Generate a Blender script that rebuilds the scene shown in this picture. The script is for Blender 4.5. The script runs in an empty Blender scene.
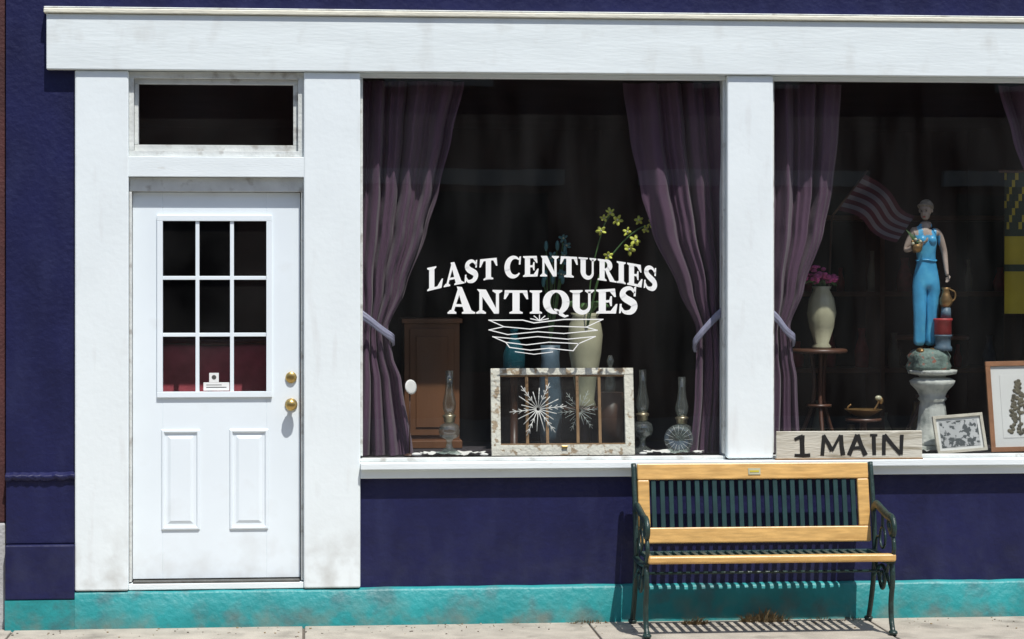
import bpy, bmesh, math, random
from mathutils import Vector, Matrix
random.seed(7)
S = bpy.context.scene
R = math.radians

# ------------------------------------------------------------------ materials
def mat(name, col, rough=.6, var=.15, scale=6, bump=.1, bscale=60, metal=0.0, stretch=(1,1,1),
        col2=None, thr=(.45,.6), pscale=10, grime=None, gcol=(.16,.14,.12), spec=.5, coat=0, detail=3, sheen=0, pstretch=None):
    m = bpy.data.materials.new(name); m.use_nodes = True
    nt = m.node_tree; N = nt.nodes; L = nt.links
    b = N['Principled BSDF']
    b.inputs['Roughness'].default_value = rough
    b.inputs['Metallic'].default_value = metal
    b.inputs['Specular IOR Level'].default_value = spec
    if sheen: b.inputs['Sheen Weight'].default_value = sheen
    geo = N.new('ShaderNodeNewGeometry')
    mp = N.new('ShaderNodeMapping'); mp.inputs['Scale'].default_value = stretch
    L.new(geo.outputs['Position'], mp.inputs['Vector'])
    n1 = N.new('ShaderNodeTexNoise'); n1.inputs['Scale'].default_value = scale; n1.inputs['Detail'].default_value = detail
    L.new(mp.outputs[0], n1.inputs['Vector'])
    cr = N.new('ShaderNodeValToRGB')
    lo = [max(0, c*(1-var)) for c in col]; hi = [min(1, c*(1+var)) for c in col]
    cr.color_ramp.elements[0].position = .3; cr.color_ramp.elements[0].color = (*lo, 1)
    cr.color_ramp.elements[1].position = .7; cr.color_ramp.elements[1].color = (*hi, 1)
    L.new(n1.outputs['Fac'], cr.inputs[0])
    out = cr.outputs[0]
    def mix(a, c, fac):
        mx = N.new('ShaderNodeMix'); mx.data_type = 'RGBA'
        L.new(a, mx.inputs[6]); mx.inputs[7].default_value = (*c, 1); L.new(fac, mx.inputs[0])
        return mx.outputs[2]
    if col2:
        n2 = N.new('ShaderNodeTexNoise'); n2.inputs['Scale'].default_value = pscale; n2.inputs['Detail'].default_value = 5
        if pstretch:
            mp2 = N.new('ShaderNodeMapping'); mp2.inputs['Scale'].default_value = pstretch
            L.new(geo.outputs['Position'], mp2.inputs['Vector']); L.new(mp2.outputs[0], n2.inputs['Vector'])
        else: L.new(mp.outputs[0], n2.inputs['Vector'])
        mr = N.new('ShaderNodeMapRange'); mr.inputs[1].default_value = thr[0]; mr.inputs[2].default_value = thr[1]
        L.new(n2.outputs['Fac'], mr.inputs[0]); out = mix(out, col2, mr.outputs[0])
    if grime:   # (z_low, z_high, strength)
        sp = N.new('ShaderNodeSeparateXYZ'); L.new(geo.outputs['Position'], sp.inputs[0])
        mr = N.new('ShaderNodeMapRange'); mr.inputs[1].default_value = grime[0]; mr.inputs[2].default_value = grime[1]
        mr.inputs[3].default_value = 1; mr.inputs[4].default_value = 0
        L.new(sp.outputs[2], mr.inputs[0])
        n3 = N.new('ShaderNodeTexNoise'); n3.inputs['Scale'].default_value = 9; n3.inputs['Detail'].default_value = 5
        L.new(geo.outputs['Position'], n3.inputs['Vector'])
        r3 = N.new('ShaderNodeMapRange'); r3.inputs[1].default_value = .42; r3.inputs[2].default_value = .72
        L.new(n3.outputs['Fac'], r3.inputs[0])
        mm = N.new('ShaderNodeMath'); mm.operation = 'MULTIPLY'; L.new(mr.outputs[0], mm.inputs[0]); L.new(r3.outputs[0], mm.inputs[1])
        m2 = N.new('ShaderNodeMath'); m2.operation = 'MULTIPLY'; L.new(mm.outputs[0], m2.inputs[0]); m2.inputs[1].default_value = grime[2]
        out = mix(out, gcol, m2.outputs[0])
    L.new(out, b.inputs['Base Color'])
    if bump:
        nb = N.new('ShaderNodeTexNoise'); nb.inputs['Scale'].default_value = bscale; nb.inputs['Detail'].default_value = 2
        L.new(mp.outputs[0], nb.inputs['Vector'])
        bp = N.new('ShaderNodeBump'); bp.inputs['Strength'].default_value = bump; bp.inputs['Distance'].default_value = .01
        L.new(nb.outputs['Fac'], bp.inputs['Height']); L.new(bp.outputs[0], b.inputs['Normal'])
    return m

def glass_mat(name, tint=(.95,.96,.96), dust_haze=.012, rough=0.0, base=None, bumpy=0, f0=.06, haze_streak=(1,1,1)):
    m = bpy.data.materials.new(name); m.use_nodes = True
    nt = m.node_tree; N = nt.nodes; L = nt.links; N.remove(N['Principled BSDF'])
    o = N['Material Output']
    geo = N.new('ShaderNodeNewGeometry')
    tr = N.new('ShaderNodeBsdfTransparent'); tr.inputs[0].default_value = (*tint, 1)
    gl = N.new('ShaderNodeBsdfGlossy'); gl.inputs['Roughness'].default_value = rough
    # Schlick reflectance that is the same from both sides of a thin pane
    dt = N.new('ShaderNodeVectorMath'); dt.operation = 'DOT_PRODUCT'
    L.new(geo.outputs['Normal'], dt.inputs[0]); L.new(geo.outputs['Incoming'], dt.inputs[1])
    def mth(op, a, bval=None):
        n = N.new('ShaderNodeMath'); n.operation = op
        if isinstance(a, (int, float)): n.inputs[0].default_value = a
        else: L.new(a, n.inputs[0])
        if bval is not None:
            if isinstance(bval, (int, float)): n.inputs[1].default_value = bval
            else: L.new(bval, n.inputs[1])
        return n.outputs[0]
    c = mth('ABSOLUTE', dt.outputs['Value']); c = mth('SUBTRACT', 1.0, c); c = mth('POWER', c, 5.0)
    c = mth('MULTIPLY', c, 1-f0); c = mth('ADD', c, f0)
    mx = N.new('ShaderNodeMixShader'); L.new(c, mx.inputs[0]); L.new(tr.outputs[0], mx.inputs[1]); L.new(gl.outputs[0], mx.inputs[2])
    df = N.new('ShaderNodeBsdfDiffuse'); df.inputs[0].default_value = (*(base or (.7,.7,.68)), 1)
    mp = N.new('ShaderNodeMapping'); mp.inputs['Scale'].default_value = haze_streak; mp.inputs['Rotation'].default_value = (0, .5, 0) if haze_streak != (1,1,1) else (0,0,0)  # dust film; its slanted streaks imitate haze reflected in the glass
    L.new(geo.outputs['Position'], mp.inputs['Vector'])
    nz = N.new('ShaderNodeTexNoise'); nz.inputs['Scale'].default_value = 2.2; nz.inputs['Detail'].default_value = 4
    L.new(mp.outputs[0], nz.inputs['Vector'])
    mr = N.new('ShaderNodeMapRange'); mr.inputs[1].default_value = .35; mr.inputs[2].default_value = .72
    mr.inputs[3].default_value = dust_haze*.25; mr.inputs[4].default_value = dust_haze*1.8
    L.new(nz.outputs['Fac'], mr.inputs[0])
    m2 = N.new('ShaderNodeMixShader'); L.new(mr.outputs[0], m2.inputs[0]); L.new(mx.outputs[0], m2.inputs[1]); L.new(df.outputs[0], m2.inputs[2])
    L.new(m2.outputs[0], o.inputs['Surface'])
    if bumpy:
        nb = N.new('ShaderNodeTexNoise'); nb.inputs['Scale'].default_value = 2.5; L.new(geo.outputs['Position'], nb.inputs['Vector'])
        bp = N.new('ShaderNodeBump'); bp.inputs['Strength'].default_value = bumpy; bp.inputs['Distance'].default_value = .01
        L.new(nb.outputs['Fac'], bp.inputs['Height']); L.new(bp.outputs[0], gl.inputs['Normal'])
    return m

WHITE = mat('white_pier_paint', (.79,.85,.86), .55, .03, 3, .10, 30, grime=(.15,.6,.75), gcol=(.38,.36,.32), col2=(.69,.72,.72), thr=(.58,.82), pscale=3, pstretch=(4,1,.8))
WOODW = mat('white_wood_paint', (.79,.85,.86), .5, .04, 3, .1, 30, stretch=(1,1,5), col2=(.62,.63,.60), thr=(.68,.8), pscale=9)
FASC = mat('fascia_paint', (.77,.83,.83), .55, .05, 2.5, .1, 18, stretch=(.6,1,4), col2=(.66,.69,.67), thr=(.56,.82), pscale=2.5, pstretch=(3,1,2))
CAPM = mat('cap_cream_paint', (.70,.68,.56), .55, .1, 5, .2, 30, stretch=(1,1,3))
DOORW = mat('door_white_enamel', (.80,.87,.91), .35, .03, 2, .03, 20, grime=(.2,.5,.45), gcol=(.5,.48,.44), col2=(.73,.78,.80), thr=(.6,.8), pscale=4)
OLDW = mat('weathered_white_trim', (.60,.62,.60), .7, .12, 10, .3, 50, col2=(.36,.35,.32), thr=(.56,.70), pscale=14)
NAVY = mat('navy_wall_paint', (.0088,.0105,.056), .5, .2, 3.5, .4, 30, col2=(.016,.019,.072), thr=(.48,.75), pscale=4, pstretch=(2,1,.7), grime=(.1,.6,.4), gcol=(.04,.045,.07), spec=.35)
TEAL = mat('teal_base_paint', (.014,.24,.25), .5, .15, 5, .5, 30, col2=(.04,.17,.18), thr=(.52,.68), pscale=8, grime=(-.05,.16,.9), gcol=(.2,.2,.16))
GREY = mat('threshold_metal', (.12,.12,.11), .4, .2, 20, .1, 60, metal=.4)
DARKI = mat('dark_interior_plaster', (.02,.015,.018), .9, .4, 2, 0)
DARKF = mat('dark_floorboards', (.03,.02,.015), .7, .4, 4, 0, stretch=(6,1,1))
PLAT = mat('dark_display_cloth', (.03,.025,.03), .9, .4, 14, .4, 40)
CONC = mat('sidewalk_concrete', (.37,.335,.28), .9, .16, 7, .5, 90, col2=(.20,.18,.15), thr=(.54,.72), pscale=4, detail=5)
JOINT = mat('joint_dirt', (.12,.10,.08), .95, .3, 20, .4)
ASPH = mat('asphalt', (.05,.05,.052), .9, .2, 20, .3, 120)
YEL = mat('road_yellow_paint', (.6,.42,.05), .7, .15, bump=0)
GRND = mat('ground_soil', (.16,.14,.1), .95, .3, 1, 0)
ROOFM = mat('roof_felt', (.08,.08,.08), .95, .2, bump=0)
GLASS = glass_mat('shop_window_glass', bumpy=.03, dust_haze=.009, f0=.07, haze_streak=(3,1,.6))  # thin dust plus painted diagonal reflection haze
DGLASS = glass_mat('door_glass', tint=(.75,.77,.8), dust_haze=.010, f0=.10, bumpy=.05)
LETTER = mat('vinyl_white', (.88,.88,.86), .45, .02, 5, 0)
CURT = mat('purple_velvet', (.082,.040,.074), .85, .12, 6, .15, 120, stretch=(1,1,.35), sheen=.12)
TIE = mat('lilac_satin', (.28,.28,.38), .35, .15, 25, .1, 50)
BWOOD = mat('varnished_bench_wood', (.60,.36,.12), .35, .2, 9, .1, 60, stretch=(1,8,8), col2=(.46,.26,.08), thr=(.5,.75), pscale=6)
IRON = mat('dark_green_cast_iron', (.014,.035,.03), .4, .3, 30, .3, 90)
SLATM = mat('green_painted_slat', (.013,.042,.042), .4, .2, 12, 0)
BRASS = mat('brass', (.6,.42,.15), .3, .15, 30, 0, metal=.9)
CABW = mat('cabinet_wood', (.17,.075,.032), .5, .25, 5, .15, 40, stretch=(1,1,.2))
DWOOD = mat('dark_table_wood', (.08,.035,.02), .4, .3, 6, 0)
LGLASS = glass_mat('lamp_glass', tint=(.78,.84,.82), dust_haze=.07, base=(.5,.55,.52), f0=.12)
SASHG = glass_mat('old_sash_glass', tint=(.8,.85,.85), dust_haze=.02)
BGLASS = glass_mat('blue_glass', tint=(.15,.45,.55), dust_haze=.3, base=(.03,.2,.25))
TIN = mat('tin_burner', (.35,.3,.2), .35, .2, 30, 0, metal=.8)
CREAM = mat('cream_ceramic', (.42,.41,.28), .3, .12, 10, 0)
PEEL = mat('peeling_sash_paint', (.70,.68,.58), .7, .1, 10, .6, 60, col2=(.38,.29,.19), thr=(.56,.62), pscale=22)
MUNT = mat('bare_muntin_wood', (.25,.15,.07), .7, .3, 14, 0)
LACE = mat('white_lace', (.72,.72,.68), .9, .08, 30, 0)
ORCH = mat('yellow_orchid_petal', (.52,.55,.08), .6, .25, 20, 0)
STEM = mat('green_stem', (.05,.12,.03), .6, .3, 20, 0)
LEAFB = mat('bluegreen_leaf', (.05,.16,.17), .6, .3, 20, 0)
PINK = mat('pink_petal', (.45,.06,.22), .7, .35, 30, 0)
STONE = mat('pedestal_stone', (.50,.52,.47), .7, .15, 12, .3, 60, col2=(.28,.31,.28), thr=(.54,.72), pscale=14)
ROCK = mat('rock_base_paint', (.14,.2,.17), .7, .4, 22, .6, 50, col2=(.3,.12,.08), thr=(.6,.65), pscale=22)
SBLUE = mat('statue_blue_glaze', (.06,.32,.55), .35, .15, 14, .15, 60, col2=(.10,.42,.62), thr=(.5,.7), pscale=12)
SSKIN = mat('statue_flesh_paint', (.34,.27,.22), .5, .12, 20, .1)
SHAIR = mat('statue_hair_paint', (.2,.17,.13), .6, .25, 40, .5, 90)
DARKP = mat('dark_paint', (.03,.02,.02), .6, .1, 10, 0)
REDP = mat('red_paint', (.4,.04,.04), .5, .25, 20, 0)
REFLRED = mat('reflection_red', (.55,.09,.11), .8, .25, 9, .2)  # red of the settee that stands in for the door reflection
SLATE = mat('slate_blue_paint', (.08,.13,.17), .5, .25, 20, 0)
SIGNW = mat('aged_sign_board', (.55,.53,.45), .7, .12, 6, .3, 60, stretch=(.3,1,2), col2=(.3,.27,.2), thr=(.58,.7), pscale=10)
SIGNK = mat('sign_black_paint', (.012,.012,.012), .5, .1, 10, 0)
FR1 = mat('aged_ivory_frame', (.5,.47,.38), .5, .15, 20, .2)
FR2 = mat('brown_wood_frame', (.28,.13,.06), .45, .25, 8, .1)
MATB = mat('picture_mat_white', (.62,.63,.6), .7, .04, 5, 0)
ART1 = mat('floral_print', (.42,.43,.42), .6, .1, 10, 0, col2=(.06,.07,.07), thr=(.48,.54), pscale=38)
ART2 = mat('dark_botanical_print', (.09,.08,.05), .6, .5, 30, 0)
FRED = mat('striped_cloth_red', (.10,.022,.035), .8, .1, 8, 0)
FWHT = mat('striped_cloth_white', (.23,.20,.22), .8, .1, 8, 0)
YELF = mat('yellow_fabric', (.5,.4,.03), .8, .12, 6, 0)
DGRN = mat('dark_green_fabric', (.03,.05,.03), .8, .2, 6, 0)
BRONZE = mat('bronze', (.3,.18,.07), .4, .3, 20, 0, metal=.7)
DRY = mat('dry_grass', (.25,.18,.09), .9, .3, 40, 0)
BRICK = mat('opposite_brick', (.16,.07,.05), .9, .25, 4, 0)
NBR = mat('neighbour_maroon_paint', (.07,.02,.02), .7, .3, 5, .4)
NBL = mat('neighbour_grey_paint', (.42,.42,.42), .7, .15, 5, .4)
OTRIM = mat('opposite_trim', (.5,.48,.43), .8, .1, bump=0)
OGL = mat('opposite_window_dark', (.02,.025,.03), .1, .1, 3, 0)
PAPER = mat('sticker_paper', (.8,.8,.78), .6, .02, 5, 0)

# ------------------------------------------------------------------ mesh builder
def cat(pts, n=6, closed=False):
    P = [Vector(p) for p in pts]; out = []
    m = len(P)
    rng = m if closed else m-1
    for i in range(rng):
        if closed: a,b,c,d = P[(i-1)%m],P[i],P[(i+1)%m],P[(i+2)%m]
        else: a,b,c,d = P[max(i-1,0)],P[i],P[i+1],P[min(i+2,m-1)]
        for k in range(n):
            t = k/n
            out.append(.5*((2*b)+(c-a)*t+(2*a-5*b+4*c-d)*t*t+(3*b-a-3*c+d)*t**3))
    if not closed: out.append(P[-1])
    return out

class MB:
    def __init__(s): s.v=[]; s.f=[]; s.m=[]; s.s=[]; s.mats=[]
    def mi(s, m):
        if m not in s.mats: s.mats.append(m)
        return s.mats.index(m)
    def add(s, vs, fs, m, smooth=False, M=None):
        o = len(s.v)
        for v in vs:
            v = Vector(v)
            s.v.append(M @ v if M else v)
        for i,f in enumerate(fs):
            s.f.append([o+k for k in f]); s.m.append(s.mi(m[i] if isinstance(m, list) else m)); s.s.append(smooth)
        return s
    def box(s, x0,x1,y0,y1,z0,z1,m,M=None):
        vs=[(x0,y0,z0),(x1,y0,z0),(x1,y1,z0),(x0,y1,z0),(x0,y0,z1),(x1,y0,z1),(x1,y1,z1),(x0,y1,z1)]
        return s.add(vs,[(3,2,1,0),(4,5,6,7),(0,1,5,4),(1,2,6,5),(2,3,7,6),(3,0,4,7)],m,False,M)
    def lathe(s, prof, m, c=(0,0,0), seg=28, M=None, sx=1, sy=1, fold=0, nf=8):
        vs=[];fs=[]
        n=len(prof)
        for r,z in prof:
            for k in range(seg):
                a=2*math.pi*k/seg
                rr=r*(1+fold*math.sin(nf*a+z*9))
                vs.append((c[0]+rr*math.cos(a)*sx,c[1]+rr*math.sin(a)*sy,c[2]+z))
        for i in range(n-1):
            for k in range(seg):
                k2=(k+1)%seg
                fs.append((i*seg+k,i*seg+k2,(i+1)*seg+k2,(i+1)*seg+k))
        fs.append(tuple(reversed(range(seg)))); fs.append(tuple((n-1)*seg+k for k in range(seg)))
        return s.add(vs,fs,m,True,M)
    def tube(s, pts, r, m, seg=8, closed=False, flat=1.0, M=None):
        P=[Vector(p) for p in pts]; n=len(P)
        rad = r if isinstance(r,(list,tuple)) else [r]*n
        if len(rad)!=n: rad=[rad[0]+(rad[-1]-rad[0])*i/(n-1) for i in range(n)]
        vs=[];fs=[];nrm=None
        for i in range(n):
            if closed: t=(P[(i+1)%n]-P[i-1])
            else: t=P[min(i+1,n-1)]-P[max(i-1,0)]
            if t.length<1e-9: t=Vector((0,0,1))
            t.normalize()
            if nrm is None:
                nrm=t.cross(Vector((0,1,0)))
                if nrm.length<.1: nrm=t.cross(Vector((1,0,0)))
            nrm=(nrm-t*nrm.dot(t)).normalized(); bn=t.cross(nrm)
            for k in range(seg):
                a=2*math.pi*k/seg
                vs.append(P[i]+nrm*math.cos(a)*rad[i]+bn*math.sin(a)*rad[i]*flat)
        for i in range(n if closed else n-1):
            j=(i+1)%n
            for k in range(seg):
                k2=(k+1)%seg
                fs.append((i*seg+k,i*seg+k2,j*seg+k2,j*seg+k))
        if not closed:
            fs.append(tuple(reversed(range(seg)))); fs.append(tuple((n-1)*seg+k for k in range(seg)))
        return s.add(vs,fs,m,True,M)
    def ball(s, c, r, m, seg=12, ring=8, M=None):
        if not isinstance(r,(tuple,list)): r=(r,r,r)
        vs=[];fs=[]
        for i in range(1,ring):
            p=math.pi*i/ring
            for k in range(seg):
                a=2*math.pi*k/seg
                vs.append((c[0]+r[0]*math.sin(p)*math.cos(a),c[1]+r[1]*math.sin(p)*math.sin(a),c[2]+r[2]*math.cos(p)))
        top=len(vs); vs.append((c[0],c[1],c[2]+r[2])); vs.append((c[0],c[1],c[2]-r[2]))
        for i in range(ring-2):
            for k in range(seg):
                k2=(k+1)%seg
                fs.append((i*seg+k,(i+1)*seg+k,(i+1)*seg+k2,i*seg+k2))
        for k in range(seg):
            k2=(k+1)%seg
            fs.append((top,k,k2)); fs.append((top+1,(ring-2)*seg+k2,(ring-2)*seg+k))
        return s.add(vs,fs,m,True,M)
    def done(s, name, parent=None, bevel=0, recalc=True, seg=2):
        lo=Vector((min(v.x for v in s.v),min(v.y for v in s.v),min(v.z for v in s.v)))
        hi=Vector((max(v.x for v in s.v),max(v.y for v in s.v),max(v.z for v in s.v)))
        o=Vector(((lo.x+hi.x)/2,(lo.y+hi.y)/2,lo.z))
        me=bpy.data.meshes.new(name)
        me.from_pydata([v-o for v in s.v],[],s.f)
        for m in s.mats: me.materials.append(m)
        for i,p in enumerate(me.polygons): p.material_index=s.m[i]; p.use_smooth=s.s[i]
        if recalc:
            bm=bmesh.new(); bm.from_mesh(me); bmesh.ops.recalc_face_normals(bm,faces=bm.faces); bm.to_mesh(me); bm.free()
        ob=bpy.data.objects.new(name,me); ob.location=o
        S.collection.objects.link(ob)
        if bevel:
            b=ob.modifiers.new('b','BEVEL'); b.width=bevel; b.segments=seg; b.limit_method='ANGLE'; b.angle_limit=R(50)
        if parent:
            ob.parent=parent; ob.matrix_parent_inverse=Matrix.Translation(-parent.location)
        return ob
def empty(name, loc=(0,0,0)):
    e=bpy.data.objects.new(name,None); e.location=loc; e.empty_display_size=.2; S.collection.objects.link(e); return e

# ------------------------------------------------------------------ ground, sidewalk, road
MB().box(-300,300,-300,300,-.6,-.16,GRND).done('ground')
b=MB(); b.box(-60,60,-3.0,.0,-.155,-.012,JOINT)
x=-31.1
while x<30:
    yy=[-.0,-1.45,-2.75]
    for i in range(2):
        b.box(x+.006,x+1.5-.006,yy[i+1]+.006,yy[i]-.006 if i else -.004,-.02,0,CONC)
    x+=1.5
b.box(-31,30,-3.0,-2.756,-.1,.0,CONC)
b.done('sidewalk',bevel=.006)
MB().box(-60,60,-13.2,-3.0,-.158,-.13,ASPH).done('road')
b=MB()
b.box(-60,60,-8.05,-7.93,-.1299,-.126,YEL); b.box(-60,60,-8.3,-8.18,-.1299,-.126,YEL); b.done('road_marking')
MB().box(-60,60,-17.0,-13.2,-.155,.0,CONC).done('sidewalk')

# ------------------------------------------------------------------ opposite building row (reflected in the glass)
ob=empty('brick_building',(0,-17,0))
b=MB(); b.box(-30,32,-24,-17.0,0,7.6,BRICK); b.box(-30,32,-17.2,-16.8,7.6,7.9,OTRIM)
for i in range(15):
    x=-28+i*4
    b.box(x,x+1.2,-17.02,-16.97,4.4,6.3,OGL); b.box(x-.1,x+1.3,-17.01,-16.93,4.25,4.38,OTRIM)
    b.box(x-.6,x+2.0,-17.02,-16.97,.6,2.9,OGL); b.box(x-.8,x+2.2,-17.01,-16.9,3.0,3.2,OTRIM)
b.done('facade',ob)

# ------------------------------------------------------------------ storefront building
B=empty('storefront_building',(1.2,0,0))
XL,XR=-2.64,4.4
P1=(-2.284,-2.008); P2=(-1.10,-.8036); P3=(1.148,1.397); P4=(3.30,3.57)
b=MB()
b.box(XL,XR,0,.3,3.22,6.4,NAVY)
b.box(XL,-2.43,0,.3,.8,3.22,NAVY)
b.box(-2.43,P1[0],0,.3,.8,2.91,NAVY)
b.box(P4[1],XR,0,.3,.19,2.905,NAVY)
b.box(P2[1],P4[1],0,.25,.19,.775,NAVY)
b.box(P4[1],XR,.0,.3,2.905,3.22,NAVY)
b.box(P1[0],P1[1],.0,.3,.19,2.905,NAVY)
b.done('navy_wall',B)
b=MB()
b.box(XL,P1[0],-.014,.3,.44,.79,NAVY)
b.box(XL,P1[0],-.045,.3,.155,.44,NAVY)
n=18; vs=[];fs=[]
for i in range(n+1):
    x=XL+(P1[0]-XL)*i/n; j=random.uniform(-.008,.008)
    vs+=[(x,.0,.815+j*.4),(x,-.035-abs(j),.80+j*.5),(x,-.03,.775+j),(x,.0,.772)]
for i in range(n):
    for k in range(3): fs.append((i*4+k,i*4+4+k,i*4+5+k,i*4+1+k))
b.add(vs,fs,NAVY,False)
b.done('pilaster_plinth',B,bevel=.008)
b=MB()
b.box(XL,P1[0],-.05,.3,-.02,.153,TEAL)
nseg=70; vs=[];fs=[]
for i in range(nseg+1):
    x=P1[0]+(XR-P1[0])*i/nseg; w=random.uniform(-.003,.003)
    vs+=[(x,-.0,.196+w),(x,-.026+w*.6,.19+w),(x,-.036+w,.178),(x,-.042+w,-.02)]
for i in range(nseg):
    for k in range(3): fs.append((i*4+k,i*4+4+k,i*4+5+k,i*4+1+k))
b.add(vs,fs,TEAL,True); b.box(P1[0],XR,-.0,.3,-.02,.19,TEAL)
b.done('teal_base',B)
b=MB()
for (a,c),zb,zt in ((P1,.197,2.904),(P2,.197,2.904)):
    b.box(a,c,-.035,.2,zb,zt,WHITE)
for (a,c),zb,zt in ((P3,.862,2.904),(P4,.862,2.904)):
    b.box(a,c,-.035,.2,zb,zt,WHITE)
b.done('piers',B,bevel=.008)
b=MB(); b.box(-2.4276,4.1,-.055,.05,2.906,3.195,FASC); b.box(-2.44,4.11,-.072,.05,3.197,3.222,CAPM)
b.box(-2.44,4.11,-.066,.05,3.222,3.232,OLDW)
b.done('fascia',B,bevel=.005)
b=MB()
b.box(P2[1],P4[0],-.075,.06,.818,.853,WOODW); b.box(P2[1],P4[0],-.04,.04,.770,.816,WOODW)
b.box(P4[0],P4[1],-.04,.04,.770,.86,WOODW)
b.done('window_sill',B,bevel=.004)
b=MB()
for a,c in ((P2[1],P3[0]),(P3[1],P4[0])):
    b.box(a,c,.01,.07,2.882,2.905,WOODW)
    b.box(a,a+.014,.01,.07,.885,2.881,OLDW); b.box(c-.014,c,.01,.07,.885,2.881,OLDW)
    b.box(a,c,.012,.07,.854,.872,OLDW)
b.done('window_frame',B,bevel=.003)
b=MB()
for a,c in ((P2[1],P3[0]),(P3[1],P4[0])):
    b.add([(a+.01,.045,.86),(c-.01,.045,.86),(c-.01,.045,2.89),(a+.01,.045,2.89)],[(0,1,2,3)],GLASS)
b.done('window_glass',B,recalc=False)
dx0,dx1=P1[1],P2[0]
b=MB()
b.box(dx0-.003,dx1+.003,-.03,.15,2.352,2.458,WOODW)
b.box(dx0,dx1,.005,.15,2.277,2.350,OLDW)
b.box(dx0,dx0+.014,.005,.15,.235,2.275,OLDW); b.box(dx1-.014,dx1,.005,.15,.235,2.275,OLDW)
b.box(dx0,dx1,-.02,.15,.197,.228,WOODW)
b.box(dx0+.02,dx1-.02,-.012,.15,.2285,.241,GREY)
b.done('door_frame',B,bevel=.003)
b=MB()
z0,z1=2.46,2.903
b.box(dx0,dx1,.0,.1,z1-.035,z1,OLDW); b.box(dx0,dx1,.0,.1,z0,z0+.03,OLDW)
b.box(dx0,dx0+.025,.0,.1,z0+.03,z1-.035,OLDW); b.box(dx1-.03,dx1,.0,.1,z0+.03,z1-.035,OLDW)
b.box(dx0+.026,dx1-.031,.03,.09,z1-.062,z1-.036,OLDW); b.box(dx0+.026,dx1-.031,.03,.09,z0+.031,z0+.062,OLDW)
b.box(dx0+.026,dx0+.046,.03,.09,z0+.063,z1-.063,OLDW); b.box(dx1-.055,dx1-.031,.03,.09,z0+.063,z1-.063,OLDW)
b.add([(dx0+.03,.06,z0+.05),(dx1-.04,.06,z0+.05),(dx1-.04,.06,z1-.05),(dx0+.03,.06,z1-.05)],[(0,1,2,3)],DGLASS)
b.done('transom_window',B,bevel=.002,recalc=False)
lx0,lx1,lz0,lz1=-1.992,-1.118,.246,2.274
gx0,gx1,gz0,gz1=-1.836,-1.296,1.227,2.123
f=.045
b=MB()
b.box(lx0,gx0-.001,f,f+.04,lz0,lz1,DOORW); b.box(gx1+.001,lx1,f,f+.04,lz0,lz1,DOORW)
b.box(gx0-.001,gx1+.001,f,f+.04,gz1+.001,lz1,DOORW); b.box(gx0-.001,gx1+.001,f,f+.04,lz0,gz0-.001,DOORW)
o=.03
b.box(gx0-o,gx1+o,f-.014,f+.003,gz1,gz1+o,DOORW); b.box(gx0-o,gx1+o,f-.014,f+.003,gz0-o,gz0,DOORW)
b.box(gx0-o,gx0,f-.0135,f+.003,gz0,gz1,DOORW); b.box(gx1,gx1+o,f-.0135,f+.003,gz0,gz1,DOORW)
w=(gx1-gx0)/3; h=(gz1-gz0)/3
for i in (1,2):
    b.box(gx0+w*i-.010,gx0+w*i+.010,f-.006,f+.02,gz0,gz1,DOORW)
    b.box(gx0,gx1,f-.0045,f+.018,gz0+h*i-.010,gz0+h*i+.010,DOORW)
def panel(x0,x1,z0,z1):
    rings=[(0,f+.0005),(.006,f-.008),(.014,f-.009),(.02,f+.0008),(.034,f+.0008),(.05,f-.006)]
    vs=[];fs=[]
    for d,y in rings: vs+=[(x0+d,y,z0+d),(x1-d,y,z0+d),(x1-d,y,z1-d),(x0+d,y,z1-d)]
    for i in range(len(rings)-1):
        for k in range(4): fs.append((i*4+k,i*4+(k+1)%4,i*4+4+(k+1)%4,i*4+4+k))
    l=(len(rings)-1)*4; fs.append((l,l+1,l+2,l+3)); b.add([(v[0],v[1]-.001,v[2]) for v in vs],fs,DOORW)
panel(-1.845,-1.642,.50,1.03); panel(-1.49,-1.285,.50,1.03)
b.done('door_leaf',B,bevel=.002)
b=MB(); b.add([(gx0,f+.012,gz0),(gx1,f+.012,gz0),(gx1,f+.012,gz1),(gx0,f+.012,gz1)],[(0,1,2,3)],DGLASS); b.done('door_glass',B,recalc=False)
b=MB()
RX=Matrix.Rotation(R(90),4,'X')
def knob(x,z,prof):
    b.lathe(prof,BRASS,seg=24,M=Matrix.Translation((x,f,z))@RX)
knob(-1.166,1.157,[(.033,0),(.033,.006),(.014,.01),(.012,.03),(.022,.036),(.031,.05),(.03,.064),(.018,.073),(.004,.075)])
knob(-1.166,1.30,[(.03,0),(.03,.008),(.024,.014),(.01,.016),(.003,.017)])
b.done('door_knob',B)
b=MB()
b.box(-1.625,-1.49,f+.008,f+.0095,1.232,1.275,PAPER); b.box(-1.595,-1.545,f+.0078,f+.0092,1.276,1.325,PAPER)
b.box(-1.61,-1.505,f+.0074,f+.0079,1.247,1.251,GREY); b.box(-1.61,-1.53,f+.0074,f+.0079,1.26,1.263,GREY)
b.ball((-1.57,f+.007,1.302),(.012,.001,.012),GREY)
b.done('door_sticker',B)
b=MB()
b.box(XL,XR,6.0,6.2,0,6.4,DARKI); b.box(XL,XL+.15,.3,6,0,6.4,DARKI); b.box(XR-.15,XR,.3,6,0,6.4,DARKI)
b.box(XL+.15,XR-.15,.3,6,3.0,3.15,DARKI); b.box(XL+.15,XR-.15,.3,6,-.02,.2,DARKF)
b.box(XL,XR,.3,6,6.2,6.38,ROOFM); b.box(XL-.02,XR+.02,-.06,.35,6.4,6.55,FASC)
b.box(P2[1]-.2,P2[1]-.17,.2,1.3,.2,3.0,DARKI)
b.done('interior_shell',B)
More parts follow.
